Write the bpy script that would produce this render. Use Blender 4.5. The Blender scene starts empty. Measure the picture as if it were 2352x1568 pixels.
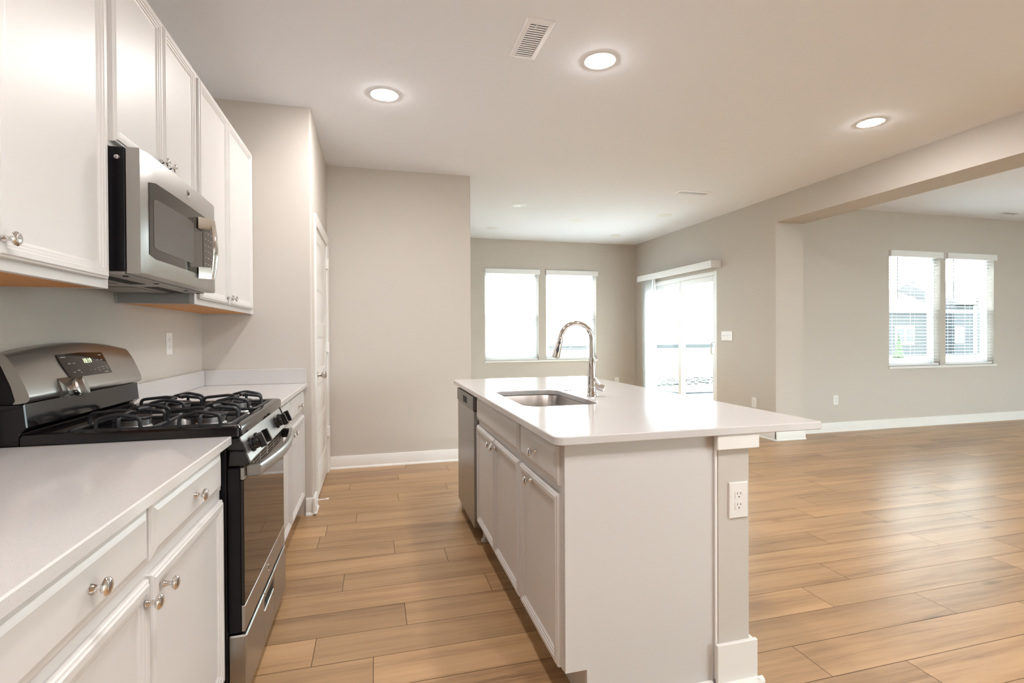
import bpy, bmesh, math, random
from mathutils import Vector, Matrix
random.seed(7)
S = bpy.context.scene
COL = S.collection
PI = math.pi

# ------------------------------------------------------------------ camera
YAW, PITCH, ROLL = 0.2629, -0.0072, -0.0051
cam_d = bpy.data.cameras.new('camera'); cam = bpy.data.objects.new('camera', cam_d); COL.objects.link(cam)
fw = Vector((math.sin(YAW)*math.cos(PITCH), math.cos(YAW)*math.cos(PITCH), math.sin(PITCH)))
rt = Vector((math.cos(YAW), -math.sin(YAW), 0)); up = rt.cross(fw)
c_, s_ = math.cos(ROLL), math.sin(ROLL)
rt, up = c_*rt + s_*up, -s_*rt + c_*up
M = Matrix.Identity(4)
for i in range(3):
    M[i][0], M[i][1], M[i][2] = rt[i], up[i], -fw[i]
M[0][3], M[1][3], M[2][3] = 1.0987, 0.0, 1.2397
cam.matrix_world = M
cam_d.sensor_width = 36; cam_d.lens = 36*1174.924/2352
cam_d.shift_x = -0.0005; cam_d.shift_y = -0.0031
cam_d.clip_start = 0.02; cam_d.clip_end = 500
S.camera = cam

# ------------------------------------------------------------------ sky, exposure
w = bpy.data.worlds.new('sky'); S.world = w; w.use_nodes = True
bg = w.node_tree.nodes['Background']
bg.inputs[0].default_value = (0.84, 0.965, 1.0, 1); bg.inputs[1].default_value = 6.0
LAMP = 140.0                      # radiance of a lit ceiling lamp lens
LAMP_COL = (1.0, 0.965, 0.95)
S.view_settings.view_transform = 'Standard'; S.view_settings.look = 'None'
S.view_settings.exposure = 1.73; S.view_settings.gamma = 1.0; S.view_settings.use_curve_mapping = False
S.cycles.max_bounces = 8; S.cycles.diffuse_bounces = 5; S.cycles.glossy_bounces = 4
S.cycles.transparent_max_bounces = 16; S.cycles.caustics_reflective = False; S.cycles.caustics_refractive = False
S.cycles.use_denoising = True; S.cycles.use_adaptive_sampling = True; S.cycles.adaptive_threshold = 0.025

# ------------------------------------------------------------------ materials
def nt(m): return m.node_tree.nodes, m.node_tree.links
def pm(name, col, rough=.5, metal=0., bump=None, spec=.5, coat=0.):
    """principled material; bump = (scale, strength, distance)"""
    m = bpy.data.materials.new(name); m.use_nodes = True
    n, l = nt(m); p = n['Principled BSDF']
    p.inputs['Base Color'].default_value = (*col, 1); p.inputs['Roughness'].default_value = rough
    p.inputs['Metallic'].default_value = metal; p.inputs['Specular IOR Level'].default_value = spec
    p.inputs['Coat Weight'].default_value = coat; p.inputs['Coat Roughness'].default_value = .05
    if bump:
        tc = n.new('ShaderNodeTexCoord'); nz = n.new('ShaderNodeTexNoise'); b = n.new('ShaderNodeBump')
        nz.inputs['Scale'].default_value = bump[0]; nz.inputs['Detail'].default_value = 3
        b.inputs['Strength'].default_value = bump[1]; b.inputs['Distance'].default_value = bump[2]
        l.new(tc.outputs['Object'], nz.inputs['Vector']); l.new(nz.outputs['Fac'], b.inputs['Height'])
        l.new(b.outputs['Normal'], p.inputs['Normal'])
    return m
def brushed(name, col, rough, axis, amount=.03):
    """brushed steel: fine noise stretched along one axis drives roughness"""
    m = pm(name, col, rough, 1.0); n, l = nt(m); p = n['Principled BSDF']
    tc = n.new('ShaderNodeTexCoord'); mp = n.new('ShaderNodeMapping'); nz = n.new('ShaderNodeTexNoise')
    sc = [1100, 1100, 1100]; sc[axis] = 25; mp.inputs['Scale'].default_value = sc
    nz.inputs['Scale'].default_value = 1; nz.inputs['Detail'].default_value = 1
    mr = n.new('ShaderNodeMapRange'); mr.inputs['To Min'].default_value = rough-amount; mr.inputs['To Max'].default_value = rough+amount
    l.new(tc.outputs['Object'], mp.inputs['Vector']); l.new(mp.outputs['Vector'], nz.inputs['Vector'])
    l.new(nz.outputs['Fac'], mr.inputs['Value']); l.new(mr.outputs['Result'], p.inputs['Roughness'])
    return m
def emit(name, col, strength):
    m = bpy.data.materials.new(name); m.use_nodes = True; n, l = nt(m)
    n.remove(n['Principled BSDF']); e = n.new('ShaderNodeEmission')
    e.inputs[0].default_value = (*col, 1); e.inputs[1].default_value = strength
    l.new(e.outputs[0], n['Material Output'].inputs['Surface']); return m
def pane_mat():
    """thin pane: clear, with a mirror share that grows towards grazing view (Schlick, same from both sides)"""
    m = bpy.data.materials.new('window_glass'); m.use_nodes = True; n, l = nt(m)
    n.remove(n['Principled BSDF'])
    t = n.new('ShaderNodeBsdfTransparent'); g = n.new('ShaderNodeBsdfGlossy'); x = n.new('ShaderNodeMixShader')
    f = n.new('ShaderNodeLayerWeight'); p = n.new('ShaderNodeMath'); q = n.new('ShaderNodeMath')
    p.operation = 'POWER'; p.inputs[1].default_value = 5; q.operation = 'MULTIPLY_ADD'; q.inputs[1].default_value = .5; q.inputs[2].default_value = .03
    f.inputs['Blend'].default_value = .5
    t.inputs[0].default_value = (.97, .985, .98, 1); g.inputs['Roughness'].default_value = 0.0
    l.new(f.outputs['Facing'], p.inputs[0]); l.new(p.outputs[0], q.inputs[0])
    l.new(q.outputs[0], x.inputs[0]); l.new(t.outputs[0], x.inputs[1]); l.new(g.outputs[0], x.inputs[2])
    l.new(x.outputs[0], n['Material Output'].inputs['Surface']); return m
def speckled(name, col, rough):
    m = pm(name, col, rough); n, l = nt(m); p = n['Principled BSDF']
    tc = n.new('ShaderNodeTexCoord'); nz = n.new('ShaderNodeTexNoise'); r = n.new('ShaderNodeValToRGB')
    nz.inputs['Scale'].default_value = 380; nz.inputs['Detail'].default_value = 2
    r.color_ramp.elements[0].position = .28; r.color_ramp.elements[0].color = (col[0]*.86, col[1]*.84, col[2]*.82, 1)
    r.color_ramp.elements[1].position = .42; r.color_ramp.elements[1].color = (*col, 1)
    l.new(tc.outputs['Object'], nz.inputs['Vector']); l.new(nz.outputs['Fac'], r.inputs[0]); l.new(r.outputs[0], p.inputs['Base Color'])
    return m
def plank_mat():
    m = pm('oak_plank', (.4, .25, .13), .35, spec=.65); n, l = nt(m); p = n['Principled BSDF']
    tc = n.new('ShaderNodeTexCoord'); at = n.new('ShaderNodeAttribute'); at.attribute_name = 'plank'   # per plank random
    sep = n.new('ShaderNodeSeparateXYZ'); l.new(tc.outputs['Object'], sep.inputs[0])
    def math_(op, a, b=None):
        q = n.new('ShaderNodeMath'); q.operation = op
        for i, v in enumerate((a, b)):
            if v is None: continue
            if isinstance(v, (int, float)): q.inputs[i].default_value = v
            else: l.new(v, q.inputs[i])
        return q.outputs[0]
    rnd = at.outputs['Fac']
    zoff = math_('MULTIPLY', rnd, 173.0)
    def noise(sx, sy, det, rough=.55, dist=0.):
        cb = n.new('ShaderNodeCombineXYZ')
        l.new(math_('MULTIPLY', sep.outputs[0], sx), cb.inputs[0]); l.new(math_('MULTIPLY', sep.outputs[1], sy), cb.inputs[1]); l.new(zoff, cb.inputs[2])
        q = n.new('ShaderNodeTexNoise'); q.inputs['Scale'].default_value = 1; q.inputs['Detail'].default_value = det
        q.inputs['Roughness'].default_value = rough; q.inputs['Distortion'].default_value = dist
        l.new(cb.outputs[0], q.inputs['Vector']); return q.outputs['Fac']
    broad = noise(.7, 7, 2, .5, .6); fine = noise(7, 190, 4, .7); mid = noise(1.6, 42, 5, .65, .4)
    v = math_('ADD', math_('MULTIPLY', broad, .46), math_('ADD', math_('MULTIPLY', mid, .32), math_('MULTIPLY', fine, .22)))
    r = n.new('ShaderNodeValToRGB'); e = r.color_ramp.elements
    e[0].position = .33; e[0].color = (.165, .088, .040, 1)
    e[1].position = .66; e[1].color = (.545, .335, .172, 1)
    x = e.new(.43); x.color = (.36, .208, .098, 1)
    x = e.new(.52); x.color = (.46, .278, .136, 1)
    l.new(v, r.inputs[0])
    # knots: sparse, stretched voronoi cells
    cb = n.new('ShaderNodeCombineXYZ'); l.new(math_('MULTIPLY', sep.outputs[0], 2.0), cb.inputs[0]); l.new(math_('MULTIPLY', sep.outputs[1], 6.5), cb.inputs[1]); l.new(zoff, cb.inputs[2])
    vo = n.new('ShaderNodeTexVoronoi'); vo.inputs['Scale'].default_value = .8; l.new(cb.outputs[0], vo.inputs['Vector'])
    k = n.new('ShaderNodeMapRange'); k.inputs['From Min'].default_value = .03; k.inputs['From Max'].default_value = .17
    k.inputs['To Min'].default_value = .42; k.inputs['To Max'].default_value = 1.0; l.new(math_('ADD', vo.outputs['Distance'], math_('MULTIPLY', mid, .08)), k.inputs['Value'])
    tone = n.new('ShaderNodeMapRange'); tone.inputs['To Min'].default_value = .82; tone.inputs['To Max'].default_value = 1.10; l.new(rnd, tone.inputs['Value'])
    mul = n.new('ShaderNodeVectorMath'); mul.operation = 'SCALE'; l.new(r.outputs[0], mul.inputs[0]); l.new(math_('MULTIPLY', k.outputs[0], tone.outputs[0]), mul.inputs['Scale'])
    l.new(mul.outputs[0], p.inputs['Base Color'])
    b = n.new('ShaderNodeBump'); b.inputs['Strength'].default_value = .12; b.inputs['Distance'].default_value = .002
    l.new(fine, b.inputs['Height']); l.new(b.outputs[0], p.inputs['Normal'])
    return m
def siding_mat(name, col, pitch):
    m = pm(name, col, .7); n, l = nt(m); p = n['Principled BSDF']
    tc = n.new('ShaderNodeTexCoord'); wv = n.new('ShaderNodeTexWave'); b = n.new('ShaderNodeBump')
    wv.bands_direction = 'Z'; wv.wave_profile = 'SAW'; wv.inputs['Scale'].default_value = PI/(10*pitch)
    b.inputs['Distance'].default_value = .02; l.new(tc.outputs['Object'], wv.inputs['Vector'])
    l.new(wv.outputs['Fac'], b.inputs['Height']); l.new(b.outputs[0], p.inputs['Normal']); return m
def ground_mat(name, a, b_, scale):
    m = pm(name, a, .9); n, l = nt(m); p = n['Principled BSDF']
    tc = n.new('ShaderNodeTexCoord'); nz = n.new('ShaderNodeTexNoise'); r = n.new('ShaderNodeValToRGB')
    nz.inputs['Scale'].default_value = scale; nz.inputs['Detail'].default_value = 6
    r.color_ramp.elements[0].position = .35; r.color_ramp.elements[0].color = (*a, 1); r.color_ramp.elements[1].position = .65; r.color_ramp.elements[1].color = (*b_, 1)
    l.new(tc.outputs['Object'], nz.inputs['Vector']); l.new(nz.outputs['Fac'], r.inputs[0]); l.new(r.outputs[0], p.inputs['Base Color']); return m

WALL = pm('greige_wall_paint', (.585, .54, .492), .75, bump=(170, .10, .002), spec=.25)
CEIL = pm('ceiling_paint', (.87, .895, .95), .9, bump=(38, .16, .004), spec=.1)
TRIM = pm('white_trim_paint', (.82, .805, .78), .35)
CAB = pm('white_cabinet_paint', (.635, .613, .598), .40)
MAPLE = pm('maple_cabinet_underside', (.55, .23, .045), .5, bump=(60, .1, .002))
QUARTZ = speckled('white_quartz', (.62, .60, .592), .10)
PLANK = plank_mat()
SEAM = pm('plank_joint', (.06, .035, .018), .8)
STEEL_Y = brushed('stainless_grain_along_wall', (.41, .395, .375), .33, 1)
STEEL_Z = brushed('stainless_grain_upright', (.36, .35, .335), .33, 2)
STEEL_D = brushed('dark_stainless_strip', (.20, .195, .19), .34, 1)
SINKM = brushed('satin_sink_steel', (.50, .47, .45), .30, 0)
CHROME = pm('polished_chrome', (.80, .79, .78), .06, 1)
NICKEL = pm('satin_nickel', (.60, .58, .55), .20, 1)
BLACK = pm('black_enamel', (.006, .005, .006), .10, spec=.45)
BLACKP = pm('black_painted_steel', (.006, .005, .007), .26, spec=.25)
BPLAS = pm('black_gloss_plastic', (.010, .010, .011), .14)
IRON = pm('black_cast_iron', (.018, .019, .023), .42, bump=(300, .1, .001))
GLASSB = pm('dark_oven_glass', (.010, .007, .006), .03, spec=.5)
MWGLASS = pm('dark_mesh_glass', (.030, .028, .025), .05, spec=.5)
MWGLASS2 = pm('smoked_window_mesh', (.095, .088, .080), .25, spec=.3)
ALU = pm('cast_aluminium', (.72, .72, .72), .35, 1)
PLASTIC = pm('white_plastic', (.80, .78, .76), .35)
RUBBER = pm('grey_rubber_button', (.07, .07, .075), .5)
DARK = pm('dark_slot', (.02, .02, .02), .8)
DUCT = pm('grey_duct_shade', (.16, .16, .17), .8)
VENTM = pm('white_vent_enamel', (.90, .90, .93), .4)
VINYL = pm('white_vinyl', (.84, .85, .86), .4)
SLAT = pm('white_blind_slat', (.86, .86, .86), .45)
PANE = pane_mat()
LIT = emit('lamp_lens_lit', LAMP_COL, LAMP)
OFFLENS = pm('lamp_lens_off', (.80, .80, .79), .4)
DIGIT = emit('clock_digits', (.85, 1.0, .55), .55)
LEGEND = pm('panel_legend', (.42, .38, .35), .6)
GREYF = pm('grey_filter_mesh', (.30, .28, .26), .45, .6, bump=(420, .6, .002))
MWUND = pm('microwave_underside_steel', (.34, .32, .30), .42, .7)
CABSIDE = pm('grey_laminate_cabinet_side', (.40, .39, .38), .4)
LAWN = ground_mat('lawn', (.034, .040, .024), (.050, .053, .040), 3)
CONC = pm('patio_concrete', (.42, .42, .41), .9, bump=(60, .2, .002))
BOUNCE = pm('pale_bounce_slab', (.66, .66, .65), .9)
ROCKM = pm('white_rock', (.085, .085, .083), .9)
FABRIC = pm('dark_landscape_fabric', (.020, .024, .026), .9, bump=(4, .6, .05))
SIDE1 = siding_mat('pale_grey_siding', (.058, .063, .066), .15)
SIDE2 = siding_mat('grey_siding', (.036, .043, .049), .15)
ROOF = pm('pale_shingle_roof', (.07, .07, .072), .9, bump=(20, .3, .02))
FARW = pm('dark_house_window', (.03, .037, .04), .3)
LEAF = ground_mat('conifer_green', (.03, .05, .025), (.06, .085, .04), 9)

# ------------------------------------------------------------------ mesh builder
ORG = {}
def org(o): return ORG.get(o.name, Vector((0, 0, 0)))
class MB:
    def __init__(s): s.bm = bmesh.new()
    def box(s, x0, x1, y0, y1, z0, z1, bev=0, seg=1):
        bm = s.bm; vs = [bm.verts.new((x, y, z)) for x in (x0, x1) for y in (y0, y1) for z in (z0, z1)]
        fs = [bm.faces.new([vs[i] for i in f]) for f in ((0, 1, 3, 2), (4, 6, 7, 5), (0, 4, 5, 1), (2, 3, 7, 6), (0, 2, 6, 4), (1, 5, 7, 3))]
        if bev:
            es = set(e for f in fs for e in f.edges)
            bmesh.ops.bevel(bm, geom=list(es), offset=bev, segments=seg, profile=.5, affect='EDGES')
        return s
    def prism(s, pts, axis, a, b, bev=0, seg=1):
        """polygon pts in the plane normal to axis ('x': (y,z), 'y': (x,z), 'z': (x,y)), extruded from a to b"""
        mk = {'x': lambda p, t: (t, p[0], p[1]), 'y': lambda p, t: (p[0], t, p[1]), 'z': lambda p, t: (p[0], p[1], t)}[axis]
        bm = s.bm; lo = [bm.verts.new(mk(p, a)) for p in pts]; hi = [bm.verts.new(mk(p, b)) for p in pts]; n = len(pts)
        fs = [bm.faces.new(lo[::-1]), bm.faces.new(hi)]
        for i in range(n): fs.append(bm.faces.new((lo[i], lo[(i+1) % n], hi[(i+1) % n], hi[i])))
        bmesh.ops.recalc_face_normals(bm, faces=fs)
        if bev:
            es = set(fs[0].edges) | set(fs[1].edges)
            bmesh.ops.bevel(bm, geom=list(es), offset=bev, segments=seg, profile=.5, affect='EDGES')
        return s
    def lathe(s, prof, o, d, n=24, cap=True):
        """prof: (radius, height) pairs revolved round direction d from point o"""
        d = Vector(d).normalized(); o = Vector(o)
        a = d.orthogonal().normalized(); b = d.cross(a); bm = s.bm; rings = []
        for r, h in prof:
            if r < 1e-6: rings.append([bm.verts.new(o + d*h)])
            else: rings.append([bm.verts.new(o + d*h + (a*math.cos(2*PI*i/n) + b*math.sin(2*PI*i/n))*r) for i in range(n)])
        fs = []
        for p, q in zip(rings, rings[1:]):
            for i in range(n):
                j = (i+1) % n
                if len(p) == 1 and len(q) == 1: continue
                if len(p) == 1: fs.append(bm.faces.new((p[0], q[j], q[i])))
                elif len(q) == 1: fs.append(bm.faces.new((p[i], p[j], q[0])))
                else: fs.append(bm.faces.new((p[i], p[j], q[j], q[i])))
        if cap:
            for rg in (rings[0], rings[-1]):
                if len(rg) > 1: fs.append(bm.faces.new(rg))
        bmesh.ops.recalc_face_normals(bm, faces=fs)
        return s
    def tube(s, path, r, n=12, closed=False, cap=True, upv=None, ry=None):
        """swept round (or oval with ry) section along a polyline; r may be a list"""
        P = [Vector(p) for p in path]; m = len(P); bm = s.bm; rings = []; prev = None
        for i in range(m):
            if closed: t = (P[(i+1) % m]-P[i-1]).normalized()
            elif i == 0: t = (P[1]-P[0]).normalized()
            elif i == m-1: t = (P[-1]-P[-2]).normalized()
            else: t = ((P[i+1]-P[i]).normalized()+(P[i]-P[i-1]).normalized()).normalized()
            if prev is None:
                a = Vector(upv) if upv else t.orthogonal()
            else: a = prev
            a = (a - t*a.dot(t)).normalized(); b = t.cross(a); prev = a
            k = 1
            if 0 < i < m-1 or closed:
                cs = (P[(i+1) % m]-P[i]).normalized().dot(t); k = 1/max(cs, .6)
            rr = r[i] if isinstance(r, (list, tuple)) else r
            r2 = ry if ry else rr
            rings.append([bm.verts.new(P[i] + a*math.cos(2*PI*j/n)*rr + b*math.sin(2*PI*j/n)*r2) for j in range(n)])
        fs = []
        for i in range(m if closed else m-1):
            p, q = rings[i], rings[(i+1) % m]
            for j in range(n): fs.append(bm.faces.new((p[j], p[(j+1) % n], q[(j+1) % n], q[j])))
        if cap and not closed: fs += [bm.faces.new(rings[0]), bm.faces.new(rings[-1])]
        bmesh.ops.recalc_face_normals(bm, faces=fs)
        return s
    def rings(s, rs, last=True, first=True):
        """bridge successive vertex loops given as coordinate lists, cap both ends"""
        bm = s.bm; R = [[bm.verts.new(p) for p in r] for r in rs]; n = len(R[0]); fs = []
        for p, q in zip(R, R[1:]):
            for j in range(n): fs.append(bm.faces.new((p[j], p[(j+1) % n], q[(j+1) % n], q[j])))
        if first: fs.append(bm.faces.new(R[0][::-1]))
        if last: fs.append(bm.faces.new(R[-1]))
        bmesh.ops.recalc_face_normals(bm, faces=fs)
        return s
    def front(s, xf, sg, y0, y1, z0, z1, prof):
        """cabinet front on the plane x=xf facing sg*x; prof: (inset from the edge, height above xf)"""
        rs = [[(xf+sg*h, y0+i, z0+i), (xf+sg*h, y1-i, z0+i), (xf+sg*h, y1-i, z1-i), (xf+sg*h, y0+i, z1-i)] for i, h in prof]
        return s.rings(rs)
    def ball(s, c, r, sx=1, sy=1, sz=1, u=16, v=10):
        g = bmesh.ops.create_uvsphere(s.bm, u_segments=u, v_segments=v, radius=r)
        for q in g['verts']: q.co = Vector((q.co.x*sx, q.co.y*sy, q.co.z*sz)) + Vector(c)
        return s
    def build(s, name, mat, parent=None, smooth=35):
        me = bpy.data.meshes.new(name)
        if parent is not None:
            o = org(parent)
            for v in s.bm.verts: v.co -= o
        s.bm.to_mesh(me); s.bm.free()
        for m in (mat if isinstance(mat, (list, tuple)) else [mat]): me.materials.append(m)
        if smooth:
            me.shade_smooth(); me.set_sharp_from_angle(angle=math.radians(smooth))
        ob = bpy.data.objects.new(name, me); COL.objects.link(ob)
        if parent is not None: ob.parent = parent; ORG[ob.name] = org(parent)
        return ob
def tag(o, label=None, cat=None, group=None, kind=None):
    for k, v in (('label', label), ('category', cat), ('group', group), ('kind', kind)):
        if v: o[k] = v
    return o
def empty(name, loc, label, cat, group=None):
    o = bpy.data.objects.new(name, None); COL.objects.link(o); o.location = loc; o.empty_display_size = .1
    ORG[o.name] = Vector(loc); return tag(o, label, cat, group)
def st(mb, name, mat, smooth=35): return tag(mb.build(name, mat, None, smooth), kind='structure')
def arc(cx, cy, r, a0, a1, n):
    return [(cx+r*math.cos(math.radians(a0+(a1-a0)*i/n)), cy+r*math.sin(math.radians(a0+(a1-a0)*i/n))) for i in range(n+1)]
def rrect(x0, x1, y0, y1, r, n=6):
    if not isinstance(r, (list, tuple)): r = [r]*4
    p = []
    for (cx, cy, a), q in zip(((x0, y0, 180), (x1, y0, 270), (x1, y1, 0), (x0, y1, 90)), r):
        sx = 1 if cx == x0 else -1; sy = 1 if cy == y0 else -1
        if q < 1e-6: p.append((cx, cy))
        else: p += arc(cx+sx*q, cy+sy*q, q, a, a+90, n)
    return p
def text(name, body, size, mat, parent, loc, rx, ext=.0006):
    """lettering as a thin mesh; rx = matrix whose columns are the text's right, up and out directions"""
    cu = bpy.data.curves.new(name, 'FONT'); cu.body = body; cu.size = size; cu.extrude = ext
    cu.align_x = 'CENTER'; cu.align_y = 'CENTER'
    tmp = bpy.data.objects.new(name+'_tmp', cu); me = bpy.data.meshes.new_from_object(tmp)
    bpy.data.objects.remove(tmp)
    r, u, o_ = [Vector(v) for v in rx]; L = Vector(loc) - org(parent)
    for v in me.vertices: v.co = L + r*v.co.x + u*v.co.y + o_*v.co.z
    me.materials.clear(); me.materials.append(mat)
    ob = bpy.data.objects.new(name, me); COL.objects.link(ob); ob.parent = parent; ORG[ob.name] = org(parent); return ob

# ------------------------------------------------------------------ dimensions (metres)
ZC = 2.81            # ceiling
YP, XP, YB, XB = 3.781, .678, 5.012, 2.022      # pantry block corners
YS = 8.179           # far dining wall
XR, XR2, YJ, ZH = 5.558, 5.94, 4.90, 2.515      # right wall, header
YL = 5.153           # living room far wall
XE, YN = 11.5, -3.2  # unseen ends of the house
CT = .914            # worktop height

# ------------------------------------------------------------------ structure
# floor: one mesh of planks laid along x with dark joints
PW, Y0 = .1875, 1.475
JOINTS = {-1: [3.03], 0: [2.687, 3.949], 1: [3.573], 2: [1.085, 3.10, 4.36], 3: [3.40, 4.665], 4: [1.223, 4.276], 5: [1.64, 3.68, 4.96], 6: [.938, 4.345],
          7: [1.48, 3.955], 8: [1.20, 4.175], 9: [.765], 11: [.97], 13: [1.264], 14: [1.66], 15: [.894], 16: [1.289], 18: [1.374]}
bm = bmesh.new(); lay = bm.faces.layers.float.new('plank'); g = .0012
r0, r1 = math.floor((YN-Y0)/PW), math.ceil((YS+.1-Y0)/PW)
for r in range(r0, r1):
    ya, yb = Y0+r*PW, Y0+(r+1)*PW
    js = sorted(JOINTS.get(r, [random.uniform(.2, 1.4)])); full = [js[0]]
    while full[0] > 0: full.insert(0, full[0]-1.27)
    for a, b in zip(js, js[1:]):
        k = max(1, round((b-a)/1.27)); full += [a+(b-a)*i/k for i in range(1, k+1)]
    while full[-1] < XE: full.append(full[-1]+1.27)
    for a, b in zip(full, full[1:]):
        a, b = max(a, 0), min(b, XE)
        if b-a < .01 or (ya > YL+.1 and a > XR+.1): continue
        if ya > YL+.1: b = min(b, XR+.1)
        f = bm.faces.new([bm.verts.new(p) for p in ((a+g, ya+g, 0), (b-g, ya+g, 0), (b-g, yb-g, 0), (a+g, yb-g, 0))]); f[lay] = random.random()
for p in (((-.1, YN-.1), (XE+.1, YN-.1), (XE+.1, YL+.1), (-.1, YL+.1)), ((-.1, YL+.1), (XR+.12, YL+.1), (XR+.12, YS+.1), (-.1, YS+.1))):
    top = [bm.verts.new((x, y, -.0015)) for x, y in p]; bot = [bm.verts.new((x, y, -.1)) for x, y in p]
    for f in [bm.faces.new(top), bm.faces.new(bot[::-1])] + [bm.faces.new((bot[i], bot[(i+1) % 4], top[(i+1) % 4], top[i])) for i in range(4)]: f.material_index = 1
me = bpy.data.meshes.new('floor'); bm.to_mesh(me); bm.free(); me.materials.append(PLANK); me.materials.append(SEAM)
fl = bpy.data.objects.new('floor', me); COL.objects.link(fl); tag(fl, kind='structure')

LSH = [(-.15, YN-.15), (XE+.15, YN-.15), (XE+.15, YL+.15), (XR+.15, YL+.15), (XR+.15, YS+.15), (-.15, YS+.15)]
st(MB().prism(LSH, 'z', ZC, ZC+.15), 'ceiling', CEIL)

def wall_mb(axis, f0, f1, a0, a1, z0, z1, holes, mb=None):
    """wall slab between faces f0 and f1 on axis, spanning a0..a1, with rectangular openings (a0,a1,z0,z1)"""
    mb = mb or MB(); A = sorted({a0, a1} | {h[i] for h in holes for i in (0, 1)}); Z = sorted({z0, z1} | {h[i] for h in holes for i in (2, 3)})
    for i in range(len(A)-1):
        run = None
        for j in range(len(Z)):
            solid = j < len(Z)-1 and not any(h[0] <= A[i] and A[i+1] <= h[1] and h[2] <= Z[j] and Z[j+1] <= h[3] for h in holes)
            if solid: run = (run[0], Z[j+1]) if run else (Z[j], Z[j+1])
            elif run:
                if axis == 'y': mb.box(A[i], A[i+1], f0, f1, *run)
                else: mb.box(f0, f1, A[i], A[i+1], *run)
                run = None
    return mb
# openings
DW = [(2.835, 3.755, .812, 2.318), (3.885, 4.803, .812, 2.318)]     # dining windows
LW = [(7.560, 8.448, .800, 2.308), (8.545, 9.448, .800, 2.308)]     # living room windows
SD = (5.955, 7.785, -.02, 2.09)                                     # sliding door
BW = [(6.1, 7.7, .3, 2.45), (7.9, 9.5, .3, 2.45), (9.7, 11.3, .3, 2.45)]   # unseen windows added behind the viewer for more daylight
st(MB().box(-.15, 0, YN, YP, 0, ZC), 'wall_left', WALL)
# pantry block (notched for its door), then the dining side
c = .012
def blk(notch):
    p = [(-.15, YP)] + arc(XP-c, YP+c, c, 270, 360, 4)
    if notch: p += [(XP, 4.005), (XP-.055, 4.005), (XP-.055, 4.905), (XP, 4.905)]
    return p + [(XP, YB)] + arc(XB-c, YB+c, c, 270, 360, 4) + [(XB, YS), (-.15, YS)]
st(MB().prism(blk(True), 'z', 0, 2.06).prism(blk(False), 'z', 2.06, ZC), 'wall_pantry', WALL)
st(wall_mb('y', YS, YS+.15, -.15, XR+.15, 0, ZC, DW), 'wall_far', WALL)
mb = wall_mb('x', XR, XR+.15, YL+.15, YS, 0, ZC, [(SD[0], SD[1], 0, SD[3])])
st(mb, 'wall_right', WALL)
st(MB().box(XR, XR2, YJ, YL+.15, 0, ZC), 'wall_right_end', WALL)
st(MB().box(XR, XR2, YN, YJ, ZH, ZC), 'wall_right_header', WALL)
st(wall_mb('y', YL, YL+.15, XR2, XE+.15, 0, ZC, LW), 'wall_living', WALL)
st(wall_mb('y', YN-.15, YN, -.15, XE+.15, 0, ZC, BW), 'wall_behind', WALL)
st(MB().box(XE, XE+.15, YN, YL, 0, ZC), 'wall_living_side', WALL)

# baseboards: profile with a stepped shoe at the floor
BH = .117
BP = [(0, 0), (.024, 0), (.024, .006), (.020, .014), (.013, .020), (.013, BH-.006), (.009, BH), (0, BH)]
def base_y(mb, y, x0, x1): return mb.prism([(y-d, z) for d, z in BP], 'x', x0, x1)   # wall facing -y
def base_x(mb, x, sg, y0, y1): return mb.prism([(x+sg*d, z) for d, z in BP], 'y', y0, y1)
def prism_yz(mb, y, x0, x1): return mb.prism([(y-d, z) for d, z in BP], 'x', x0, x1)
st(prism_yz(MB(), YB, XP+.002, XB+.024), 'baseboard_back', TRIM)
st(prism_yz(MB(), YP, .632, XP+.024).prism([(XP+d, z) for d, z in BP], 'y', YP-.024, 3.93), 'baseboard_pantry', TRIM)
st(prism_yz(MB(), YS, XB, XR), 'baseboard_far', TRIM)
mb = MB().prism([(XR-d, z) for d, z in BP], 'y', YJ-.024, SD[0]-.005).prism([(XR-d, z) for d, z in BP], 'y', SD[1]+.005, YS-.024)
st(mb, 'baseboard_right', TRIM)
st(prism_yz(MB(), YJ, XR-.013, XR2+.024), 'baseboard_jamb', TRIM)
st(prism_yz(MB(), YL, XR2, XE), 'baseboard_living', TRIM)

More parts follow.
